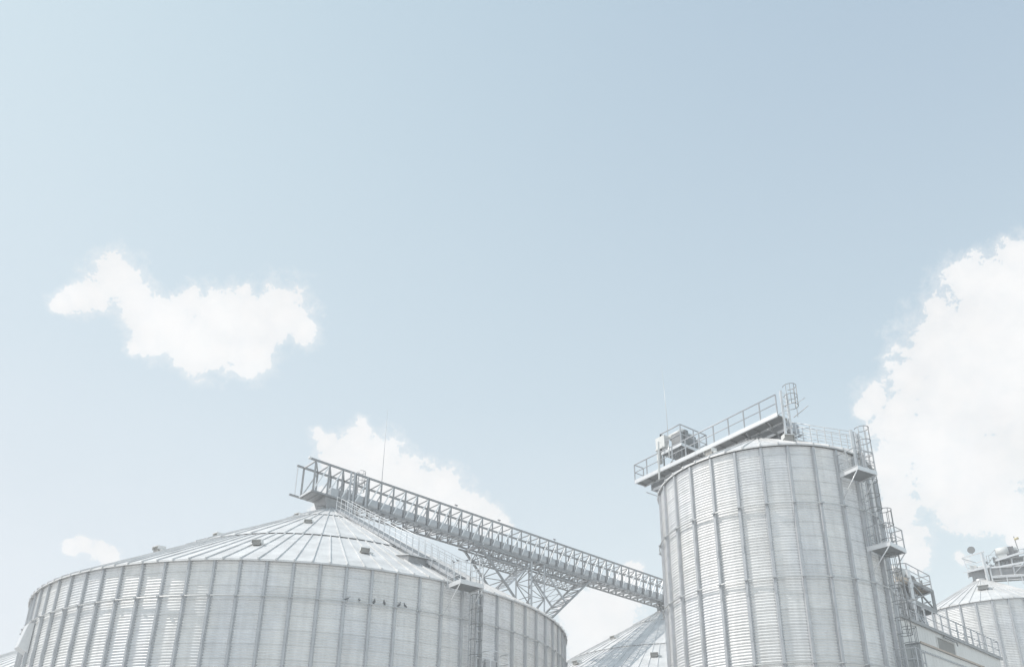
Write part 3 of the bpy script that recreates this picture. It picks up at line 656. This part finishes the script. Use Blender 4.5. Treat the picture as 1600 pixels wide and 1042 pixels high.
# ---------------- trestle tower carrying the bridge
def trestle():
    t = thing('trestle_tower', 'lattice trestle with raking arms propping the conveyor bridge between two silos', 'support tower', BP(22.6, 0, 0))
    sa, sb, W = 21.75, 23.5, 1.12; zt = 27.3
    legs = MB()
    for s in (sa, sb):
        for w in (-W, W):
            lg = MB(); lg.bar(BP(s, w, 0), BP(s, w, zt), .19 if (s == sa and w > 0) else .14); lg.build('leg', M['rib'], t)
    br = MB(); z = 1.0; k = 0
    while z < 26.2:
        z2 = min(z+1.75, zt-.1)
        for w in (-W, W):
            a, b = ((sa, sb) if k % 2 == 0 else (sb, sa)); br.bar(BP(a, w, z), BP(b, w, z2), .075); br.bar(BP(sa, w, z), BP(sb, w, z), .06)
        for s in (sa, sb):
            a, b = ((-W, W) if k % 2 == 0 else (W, -W)); br.bar(BP(s, a, z), BP(s, b, z2), .075); br.bar(BP(s, -W, z), BP(s, W, z), .06)
        z = z2; k += 1
    br.build('mast_bracing', M['frame'], t)
    for sg, s_top, s_in in ((-1, 15.2, sa), (1, 30.2, sb)):
        # raking arm : two chords per side, top out at the bridge, foot at the mast
        dz = (27.2-21.2); ds = s_in-s_top
        arm = MB()
        P = lambda f, w, off: BP(s_top+ds*f, w, 27.15-dz*f)+Vector((0, 0, off))
        for w in (-W, W): arm.bar(P(-.02, w, 0), P(1, w, 0), .17); 
        m_ = 9
        for i in range(m_):
            f0, f1 = i/m_, (i+1)/m_
            arm.bar(P(f0, -W, 0), P(f0, W, 0), .075); arm.bar(P(f0, -W if i % 2 else W, 0), P(f1, W if i % 2 else -W, 0), .075)
        arm.build('raking_arm', M['frame'], t)
        # counter strut from the arm's middle back up to the mast head
        cs = MB(); q = lambda f, w, off=0: (P(.52, w, 0).lerp(BP(s_in-sg*-.0, w, 27.0), f))+Vector((0, 0, off))
        for w in (-W*.9, W*.9): cs.bar(q(0, w), q(1, w), .15)
        for i in range(7):
            cs.bar(q(i/7, -W*.9), q(i/7, W*.9), .05); cs.bar(q(i/7, -W*.9), q((i+1)/7, W*.9), .05)
        cs.build('counter_strut', M['rib'], t)
        # shallow truss under the bridge
        ht = MB(); e0, e1 = s_top+(1.0 if sg < 0 else -1.0), s_in
        for w in (-W, W): ht.bar(BP(e0, w, 26.35), BP(e1, w, 26.35), .12); ht.bar(BP(s_top-(.9 if sg < 0 else -.9), w, 27.28), BP(e1, w, 27.28), .14)
        for i in range(8):
            f0, f1 = i/8, (i+1)/8; x0, x1 = e0+(e1-e0)*f0, e0+(e1-e0)*f1
            ht.bar(BP(x0, -W, 26.35), BP(x0, W, 26.35), .05); ht.bar(BP(x0, -W, 26.35), BP(x1, W, 26.35), .05)
            for w in (-W, W): ht.bar(BP(x0, w, 26.35), BP((x0+x1)/2, w, 27.25), .05); ht.bar(BP((x0+x1)/2, w, 27.25), BP(x1, w, 26.35), .05)
        ht.build('head_truss', M['frame'], t)
    for s in (15.2, 22.6, 30.2): cb = MB(); cb.bar(BP(s, -1.5, 27.34), BP(s, 1.5, 27.34), .16, .12); cb.build('cross_beam', M['rib'], t)
trestle()

# ---------------- right edge silo with machinery on top
t5 = tall_silo(C5, R5, 32, -.46641, 24.0, (5.0,), 'pale silo at the right edge standing behind the cream building')
silo5, roof5, ZA_5, K5 = t5
add_vent(silo5, 4.2, rad(-30), ZA_5, K5, .85, .7, .45)
v5 = Vector((.51691, .85604, 0)); t5v = Vector((.85604, -.51691, 0))
def HP(a, b, z): return C5+t5v*a-v5*b+Vector((0, 0, z))
def top_gear():
    t = thing('roof_conveyor', 'cluttered conveyor, decks and motors on top of the silo at the right edge', 'conveyor', C5+Vector((0, 0, 28)))
    dk = MB()
    def hb(mb, a0, a1, b0, b1, z0, z1): mb.hexa([HP(a0, -b1, z0), HP(a1, -b1, z0), HP(a1, -b0, z0), HP(a0, -b0, z0), HP(a0, -b1, z1), HP(a1, -b1, z1), HP(a1, -b0, z1), HP(a0, -b0, z1)])
    hb(dk, -1.0, 1.1, -1.1, 1.0, 28.95, 29.05); dk.build('lower_deck', M['plate'], t)
    mb = MB(); mb.bar(HP(-1.0, 1.1, 29.0), HP(1.1, 1.1, 29.25), .1, .24); mb.bar(HP(-1.05, 1.1, 28.95), HP(-1.05, -1.1, 28.95), .1, .2); mb.bar(HP(-1.5, 1.1, 28.9), HP(-.9, 1.1, 29.0), .05)
    mb.build('edge_beam', M['bright'], t)
    pf = MB(); pf.bar(HP(-1.35, 1.1, 30.55), HP(.9, 1.1, 30.95), .11, .13); pf.bar(HP(-1.3, 1.1, 30.5), HP(-.1, -.9, 30.45), .09); pf.bar(HP(-1.2, 1.1, 30.5), HP(-.95, 1.1, 29.05), .06); pf.bar(HP(-.1, -.9, 30.4), HP(1.0, .4, 30.3), .07)
    for z in (29.5, 29.9, 30.2): pf.tube([HP(-1.1, 1.1, z), HP(-.3, -.6, z)], .02)
    pf.build('davit_frame', M['bright'], t)
    po = MB(); po.bar(HP(.75, 1.1, 27.0), HP(.62, 1.1, 30.9), .22, .26); po.bar(HP(1.1, 1.0, 27.0), HP(1.05, 1.0, 29.3), .12); po.build('post', M['bright'], t)
    bx = MB(); hb(bx, -.75, -.1, -.2, .5, 29.05, 29.85); hb(bx, .1, .6, -.2, .5, 29.05, 29.6); bx.tube([HP(-.1, -.3, 29.55), HP(.7, -.3, 29.55)], .26, 12); bx.build('machine_box', M['white'], t)
    ch = MB(); hb(ch, -.7, .5, -.7, .5, 28.0, 28.95); hb(ch, -.45, .3, .9, 1.1, 28.1, 28.8); ch.build('chute', M['frame'], t)
    tr = MB(); tr.hexa([HP(.9, -.4, 27.9), HP(9, -.4, 26.6+.6), HP(9, .9, 26.6+.6), HP(.9, .9, 27.9), HP(.9, -.4, 29.1), HP(9, -.4, 28.4), HP(9, .9, 28.4), HP(.9, .9, 29.1)])
    tr.build('conveyor_trough', M['frame'], t)
    ed = MB(); ed.bar(HP(.9, .98, 29.15), HP(9, .98, 28.45), .06, .2); ed.bar(HP(1.1, 1.6, 27.9), HP(9, 1.6, 27.2), .06, .16); ed.build('trough_edge', M['bright'], t)
    rl = MB(); railing(rl, [HP(1.1, 1.65, 27.0), HP(9, 1.65, 26.3)], 1.0, 1.3, .03, (.5,)); rl.build('handrail', M['bright'], t)
    # upper deck with motor
    ud = MB(); hb(ud, 1.75, 4.9, -1.2, 1.0, 29.75, 29.85); uo = ud.build('upper_deck', M['plate'], t)
    mb = MB(); mb.bar(HP(1.75, 1.2, 29.75), HP(4.4, 1.2, 30.25), .08, .22); mb.bar(HP(1.9, 1.2, 29.0), HP(4.4, 1.2, 29.15), .07, .2); mb.bar(HP(4.4, 1.2, 30.2), HP(5.6, 0, 29.4), .08, .22); mb.build('edge_beam', M['bright'], uo)
    for a, b in ((2.0, 1.1), (4.3, 1.1), (2.0, -.9), (4.3, -.9), (3.2, 1.1)): lg = MB(); lg.bar(HP(a, b, 28.0), HP(a, b, 29.8), .12); lg.build('deck_leg', M['rib'], uo)
    lg = MB()
    for a in (2.35, 2.75, 3.5, 3.85): lg.tube([HP(a, .7, 28.4), HP(a, .7, 29.7)], .14, 8)
    lg.bar(HP(4.3, 1.15, 28.8), HP(5.6, 1.15, 27.9), .1); lg.bar(HP(3.2, 1.15, 28.1), HP(4.2, 1.15, 29.0), .07)
    lg.build('drop_pipe', M['rib'], uo)
    mo = MB(); mo.tube([HP(1.95, .6, 30.75), HP(3.1, .6, 30.85)], .48, 16); hb(mo, 2.0, 2.9, -.9, .3, 29.9, 30.5); mo.tube([HP(3.0, .2, 30.9), HP(3.9, .2, 30.95)], .3, 12); hb(mo, 3.3, 3.9, -.6, .4, 29.9, 30.5); mo.build('drive_motor', M['white'], uo)
    gb = MB(); hb(gb, 2.6, 3.6, -.75, -.1, 30.1, 31.2); hb(gb, 3.6, 3.95, -.7, .2, 30.0, 30.7); gb.build('gearbox', M['dark'], uo)
    rl = MB(); railing(rl, [HP(1.0, -1.1, 30.0), HP(4.6, -1.1, 30.2), HP(5.2, 1.1, 30.0)], 1.1, 1.1, .025, (.5,)); railing(rl, [HP(1.2, 1.0, 29.3), HP(1.9, 1.0, 29.9)], 1.1, .7, .025, (.5,))
    rl.build('railing', M['rib'], uo)
    cl = MB()
    rn = random.Random(3)
    for i in range(26):
        a = .9+rn.random()*1.3; z = 28.9+rn.random()*1.4; b = rn.random()*1.4-.5
        cl.obox(HP(a, b, z), t5v, v5, .04+.1*rn.random(), .04+.1*rn.random(), .04+.12*rn.random())
    for i in range(10):
        a = .9+rn.random()*2.2; cl.tube([HP(a, .9, 28.6+rn.random()), HP(a+rn.random()*.8, .6, 29.6+rn.random()*.8)], .03, 5)
    cl.build('fitting', M['frame'], t)
    yl = MB(); yl.bar(HP(4.02, 1.2, 30.2), HP(3.85, 1.2, 32.1), .06); yo = yl.build('light_mast', M['frame'], t)
    y2 = MB(); y2.tube([HP(3.85, 1.2, 31.75), HP(4.25, 1.2, 31.85)], .13, 10); y2.build('beacon', M['yellow'], yo)
    dl = MB(); dl.tube([HP(-.26, 1.1, 30.75), HP(-.26, 1.1, 31.0)], .035, 6)
    c = HP(-.28, 1.15, 31.32); nrm = (Vector((0, 0, 1.6))-c).normalized(); dl.tube([c-nrm*.16, c-nrm*.08, c+nrm*.1], [.22, .36, .38], 20); do = dl.build('dish_lamp', M['frame'], t, False)
    dl = MB(); dl.tube([c+nrm*.09, c+nrm*.112], .33, 20); dl.build('lamp_glass', M['glass'], do, False)
top_gear()

# ---------------- cream building with roof edge railing
D0 = Vector((29.33, 58.01, 0))
def AP(s, w, z): return D0+U*s-Nn*w+Vector((0, 0, z))     # w: depth behind the front
def hx(mb, P, a0, a1, b0, b1, z0, z1): mb.hexa([P(a0, b0, z0), P(a1, b0, z0), P(a1, b1, z0), P(a0, b1, z0), P(a0, b0, z1), P(a1, b0, z1), P(a1, b1, z1), P(a0, b1, z1)])
def building():
    t = thing('process_building', 'cream clad building with a railed flat roof below the right edge silo', 'building', AP(0, 0, 0))
    w = MB(); sA, sB, H, Dp = -9.0, 18.3, 17.05, 5.5; l0, l1, z0, z1 = 4.0, 7.45, 15.0, 16.66
    # front face with an opening for the louvre, standing seam ribs
    hx(w, AP, sA, l0, 0, .12, 0, H); hx(w, AP, l1, sB, 0, .12, 0, H); hx(w, AP, l0, l1, 0, .12, 0, z0); hx(w, AP, l0, l1, 0, .12, z1, H)
    hx(w, AP, sA, sA+.12, .12, Dp, 0, H); hx(w, AP, sB-.12, sB, .12, Dp, 0, H); hx(w, AP, sA, sB, Dp, Dp+.12, 0, H)
    s = sA+.3
    while s < sB-.1:
        if not (l0-.15 < s < l1+.1): hx(w, AP, s, s+.03, -.010, .0-.0005, 0, H-.02)
        s += .5
    w.build('wall', M['cream'], t)
    r = MB(); hx(r, AP, sA-.1, sB+.1, -.12, Dp+.2, H+.002, H+.14); ro = r.build('roof', M['plate'], t)
    e = MB(); e.bar(AP(sA-.1, -.16, H+.06), AP(sB+.15, -.16, H+.06), .08, .24); e.build('roof_edge', M['frame'], ro)
    lv = MB(); hx(lv, AP, l0+.02, l1-.02, .1, .115, z0+.02, z1-.02)
    for i in range(14): s = l0+.12+i*.245; lv.obox(AP(s, .05, (z0+z1)/2), U+Nn*.6, Vector((0, 0, 1)), .11, (z1-z0)/2-.03, .008)
    lo_ = lv.build('louvre', M['louvre'], t)
    f = MB()
    for a, b in ((AP(l0-.04, -.03, z0-.04), AP(l1+.04, -.03, z0-.04)), (AP(l0-.04, -.03, z1+.04), AP(l1+.04, -.03, z1+.04)), (AP(l0-.04, -.03, z0), AP(l0-.04, -.03, z1)), (AP(l1+.04, -.03, z0), AP(l1+.04, -.03, z1))): f.bar(a, b, .07)
    f.build('louvre_frame', M['cream'], lo_)
    gl = MB(); gl.bar(AP(l0+1.0, -.2, 16.8), AP(l1+.2, -.2, 16.8), .12, .09); gl.bar(AP(l1+.2, -.2, 16.8), AP(l1+.3, -.2, 16.5), .08); gl.build('gutter', M['frame'], t)
    rl = MB(); railing(rl, [AP(sA, -.08, H+.14), AP(sB, -.08, H+.14), AP(sB, 1.6, H+.14)], 1.45, 1.65, .045, (.48,)); rl.build('railing', M['rib'], t)
    rb = MB(); railing(rb, [AP(sA, 3.0, H+.14), AP(sB-1, 3.0, H+.14)], 1.3, 2.2, .03, (.5,)); rb.build('railing', M['rib'], t)
    for s in (9.5, 14.2): 
        lt = MB(); lt.bar(AP(s, -.2, H+.1), AP(s, -.2, H+.4), .05); lt.obox(AP(s, -.25, H+.42), U, Nn, .14, .07, .05); lt.build('wall_lamp', M['white'], t)
building()
L0 = Vector((25.86, 50.80, 0))
def LP(s, w, z): return L0+U*s-Nn*w+Vector((0, 0, z))
def annex():
    t = thing('annex', 'lower cream annex with a brown roof edge in front of the railed building', 'building', LP(0, 0, 0))
    H, sB, Dp = 13.75, 10.9, 4.0
    w = MB(); hx(w, LP, .0, sB, 0, .1, 0, H); hx(w, LP, sB-.1, sB, .1, Dp, 0, H); hx(w, LP, .0, sB, Dp, Dp+.1, 0, H)
    s = .3
    while s < sB: hx(w, LP, s, s+.03, -.009, -.0005, 0, H-.02); s += .5
    w.build('wall', M['cream'], t)
    w = MB(); hx(w, LP, -.07, -.002, -.03, Dp, 0, H)
    for i in range(11): hx(w, LP, -.12, -.071, .05+i*.36, .19+i*.36, 0, H)
    w.build('end_wall', M['cream2'], t)
    r = MB(); hx(r, LP, -.1, sB+.05, -.06, Dp+.1, H+.002, H+.09); ro = r.build('roof', M['plate'], t)
    e = MB(); e.bar(LP(-.1, -.09, H+.07), LP(sB+.1, -.09, H+.07), .06, .12); e.bar(LP(sB+.06, -.11, H+.12), LP(sB+.06, -.11, H-.6), .12); e.build('edge_flashing', M['brown'], ro)
    e = MB(); e.bar(LP(-.05, -.05, H-.5), LP(sB, -.05, H-.5), .05, .035)
    for i in range(40): e.obox(LP(.1+i*.27, -.04, H-.42), U, Nn, .03, .02, .03)
    e.build('batten', M['rib'], t)
annex()

# ---------------- elevator head tower on the building roof
T0 = Vector((32.68, 64.16, 0))
def TP(s, w, z): return T0+U*s-Nn*w+Vector((0, 0, z))
def tower():
    t = thing('elevator_tower', 'steel head tower packed with pipes and machinery behind the tall silo', 'tower', TP(0, 0, 17.2))
    fr = MB()
    for s in (0, 4.8):
        for w in (0, 3.0): fr.bar(TP(s, w, 17.2 if s < 1 else 20.5), TP(s, w, 22.5 if s > 1 or w > 0 else 22.6), .2 if s else .24)
    for z in (20.55, 22.4):
        fr.bar(TP(0, 0, z), TP(4.8, 0, z), .2, .3); fr.bar(TP(0, 3, z), TP(4.8, 3, z), .2, .3); fr.bar(TP(0, 0, z), TP(0, 3, z), .2, .3); fr.bar(TP(4.8, 0, z), TP(4.8, 3, z), .2, .3)
    fr.build('column_frame', M['frame'], t)
    wp = MB(); wp.bar(TP(-.16, -.1, 19.8), TP(-.16, -.1, 23.2), .26); wp.build('post', M['bright'], t)
    xb = MB()
    for w in (0, 3): xb.bar(TP(.1, w, 20.7), TP(4.7, w, 22.3), .11); xb.bar(TP(.1, w, 22.3), TP(4.7, w, 20.7), .11)
    xb.bar(TP(4.8, 0, 20.7), TP(4.8, 3, 22.3), .1); xb.bar(TP(0, 0, 20.7), TP(0, 3, 22.3), .09)
    xb.build('cross_brace', M['frame'], t)
    for z, m_ in ((22.56, 'deck'), (20.72, 'plate')):
        d = MB(); hx(d, TP, -.05, 4.85, -.05, 3.05, z, z+.05)
        for i in range(6): d.bar(TP(.2+i*.9, 0, z-.09), TP(.2+i*.9, 3, z-.09), .07, .12)
        d.build('deck', M[m_], t)
    # side deck towards the left
    d = MB(); d.hexa([TP(-1.6, 0, 22.0), TP(-.1, 0, 22.0), TP(-.1, 3, 22.0), TP(-1.6, 3, 22.0), TP(-1.6, 0, 22.12), TP(-.1, 0, 22.12), TP(-.1, 3, 22.12), TP(-1.6, 3, 22.12)]); d.bar(TP(-1.7, -.05, 22.1), TP(-.1, -.05, 22.4), .08, .3); d.bar(TP(-3.0, 0, 22.0), TP(-1.6, 0, 22.1), .1, .25); d.build('side_deck', M['deck'], t)
    rl = MB(); railing(rl, [TP(-1.6, 3, 22.62), TP(-.1, 0, 22.62), TP(4.8, 0, 22.62), TP(4.8, 3, 22.62)], 1.25, 2.4, .045, (.55,)); rl.build('railing', M['rib'], t)
    mc = MB(); hx(mc, TP, .3, 1.1, .6, 1.5, 22.65, 23.75); hx(mc, TP, 1.4, 2.4, 1.0, 2.0, 22.65, 23.35); mc.tube([TP(.2, .9, 23.5), TP(1.4, .9, 23.5)], .3, 12); hx(mc, TP, -1.2, -.4, .6, 1.6, 22.2, 23.6); mc.tube([TP(-1.5, .5, 23.1), TP(-.4, .5, 23.1)], .3, 12)
    mc.build('elevator_head', M['white'], t)
    m2 = MB(); hx(m2, TP, 2.5, 3.0, .5, 1.4, 22.65, 23.2); m2.tube([TP(.7, .3, 23.0), TP(1.7, .3, 23.0)], .2, 10); hx(m2, TP, 1.0, 2.6, .6, 2.0, 21.2, 22.3); m2.build('drive_motor', M['dark'], t)
    # elevator legs, spouts
    rn = random.Random(11)
    pp = MB()
    for s, w in ((-1.0, .6), (-.55, .6), (-1.9, 1.4), (-1.5, 1.4), (.6, .8), (1.0, .8), (2.2, 1.4), (3.0, .9)):
        pp.bar(TP(s, w, 10), TP(s, w, 22.5 if s < 0 else 20.4), .24)
    pp.build('elevator_leg', M['white'], t)
    sp = MB()
    for a, b in (((-.6, .4, 22), (.6, -.1, 18)), ((-1.4, .5, 21.8), (0, 0, 17.5)), ((.4, .4, 20.6), (.1, 0, 17.6)), ((1.6, .5, 20.6), (1.9, .1, 17.6)), ((2.6, .5, 20.5), (1.2, .1, 18.0)), ((3.2, .6, 20.5), (3.4, .1, 17.6)), ((-2.0, .4, 21), (-.6, .2, 18)), ((.2, .3, 20.4), (2.3, .1, 18.2)), ((-2.6, .4, 22.0), (-1.6, .2, 19.2))):
        sp.tube([TP(*a), TP(*b)], .13, 8)
    sp.build('spout', M['rib'], t)
    st = MB()
    for i in range(4):
        a, b = TP(-3.2, .2+i*.3, 18+i*1.1), TP(-.3, .2+i*.3, 19.1+i*1.1)
        for sg in (0, .7): st.bar(a-Nn*sg, b-Nn*sg, .05, .16)
        for k in range(9): c = a.lerp(b, (k+.5)/9); st.obox(c-Nn*.35, U, Nn, .1, .33, .02)
    for i in range(30):
        p = TP(-3.2+rn.random()*6.0, rn.random()*1.4, 17.6+rn.random()*5.2); dirv = rn.choice((U, Nn, Vector((0, 0, 1)))); st.bar(p, p+dirv*(.5+1.2*rn.random()), .06+.05*rn.random())
    st.build('stair', M['frame'], t)
    ft = MB()
    for i in range(55):
        p = TP(-2.8+rn.random()*6.2, rn.random()*1.2, 17.6+rn.random()*5.0); ft.obox(p, U, Nn, .06+.14*rn.random(), .06+.12*rn.random(), .06+.2*rn.random())
    ft.build('fitting', M['rib'], t)
    hr = MB()
    for z in (18.3, 19.7, 21.1): railing(hr, [TP(-3.4, -.2, z), TP(0, -.2, z+.0)], .9, .8, .028, (.5,))
    hr.build('handrail', M['rib'], t)
    rd = MB(); rd.tube([TP(-2.2, .2, 22), TP(-2.35, .2, 26.0)], .03, 5); rd.build('lightning_rod', M['rib'], t)
tower()

# ---------------- pigeons
def pigeon(loc, face, label, group, lean=0):
    mb = MB(); f = Vector((cos(face), sin(face), 0)); s_ = Vector((-sin(face), cos(face), 0)); z = Vector((0, 0, 1))
    spine = [(-.20, .07, .008, .03), (-.13, .085, .016, .035), (-.08, .105, .04, .042), (-.02, .125, .058, .055), (.04, .15, .056, .056), (.08, .185, .040, .042), (.10, .22, .026, .028), (.115, .25, .027, .028), (.14, .262, .022, .022), (.155, .258, .008, .008), (.175, .25, .003, .003)]
    vs = []; n = 10
    for x, h, rz, ry in spine:
        for k in range(n): a = 2*PI*k/n; vs.append(Vector(loc)+f*(x+rz*.4*sin(a))+s_*(ry*cos(a))+z*(h+rz*sin(a)))
    fs = [(i*n+k, i*n+(k+1) % n, (i+1)*n+(k+1) % n, (i+1)*n+k) for i in range(len(spine)-1) for k in range(n)]
    fs += [tuple(range(n))[::-1], tuple((len(spine)-1)*n+k for k in range(n))]
    mb.add(vs, fs, True)
    for sg in (-1, 1):
        b = Vector(loc)+s_*(.02*sg); mb.tube([b+z*.1, b+z*.0+f*.01], .006, 5); mb.tube([b+f*.01, b+f*.045], .005, 5)
        wv = [Vector(loc)+f*x+s_*(sg*y)+z*h for x, y, h in ((.07, .05, .17), (.0, .062, .14), (-.1, .045, .105), (-.17, .02, .085), (-.06, .06, .115), (.04, .058, .125))]
        mb.add(wv+[v_+s_*(sg*.01) for v_ in wv], [tuple(range(6)), tuple(range(11, 5, -1))]+[(i, (i+1) % 6, 6+(i+1) % 6, 6+i) for i in range(6)])
    o = mb.build('pigeon', M['bird']); o['label'] = label; o['category'] = 'bird'; o['group'] = group
    me = o.data; c = Vector(loc); me.transform(Matrix.Translation(-c)); o.location = c; o.scale = (1.0, 1.0, 1.0)
ords = ['leftmost pigeon of the row on the wide silo wall ring, bending forward', 'second pigeon from the left on the wall ring', 'third pigeon from the left on the wall ring', 'fourth pigeon from the left on the wall ring, sitting upright', 'left one of the close pair of pigeons at the ring row right end', 'rightmost pigeon on the wall ring, close beside its neighbour']
fc = [.5, 2.0, -1.2, -1.6, -.9, -2.0]
for i, thd in enumerate((18.77, 20.73, 23.19, 24.89, 27.47, 28.53)):
    a = rad(thd); p = CL+pol(RL+.20, a, 13.75+.042)
    # the ring pipe is straight between the ribs
    d = 2*PI/84; kk = (a-.02067)/d; fr_ = kk-math.floor(kk); chord = (RL+.20)*cos(d/2)/cos(d*(fr_-.5)); p = CL+pol(chord, a, 13.75+.036)
    pigeon(p, fc[i], ords[i], 'pigeons perched on the ring of the wide silo')
thp = rad(38.6); s_ = Vector((cos(thp), sin(thp), 0))
for i, (a, r, fz, lab) in enumerate(((-.8, RL+.75, 2.2, 'pigeon on the left rail of the roof platform, farthest from the corner'), (-.8, RL+1.15, 2.6, 'pigeon on the left rail of the roof platform, nearest the corner'),
                                     (-.35, RL+1.55, .7, 'pigeon on the front rail of the roof platform, left of its neighbour'), (.05, RL+1.55, -.4, 'pigeon on the front rail of the roof platform, right of its neighbour'))):
    p = CL+pol(r, thp, 15.5+.1+1.12+.024)+s_*a; pigeon(p, fz, lab, 'pigeons perched on the roof platform rail')

hz = MB(); hz.box((-150, -30, -1.3), (150, 190, 42)); ho = hz.build('lift_haze', M['ground']); ho['kind'] = 'stuff'  # added air volume that lifts dark tones to an overall pale wash
hm = bpy.data.materials.new('haze air'); hm.use_nodes = True; hn = hm.node_tree; hn.nodes.clear()
ov = hn.nodes.new('ShaderNodeOutputMaterial'); pv = hn.nodes.new('ShaderNodeVolumePrincipled')
pv.inputs['Color'].default_value = (.99, .99, .992, 1); pv.inputs['Density'].default_value = .0020; pv.inputs['Anisotropy'].default_value = .0
hn.links.new(pv.outputs[0], ov.inputs['Volume']); ho.data.materials.clear(); ho.data.materials.append(hm)

for o in bpy.data.objects:
    if '_local' in o: del o['_local']
S.cycles.samples = 96; S.cycles.volume_bounces = 2; S.cycles.max_bounces = 10
try: S.cycles.use_denoising = True
except Exception: pass
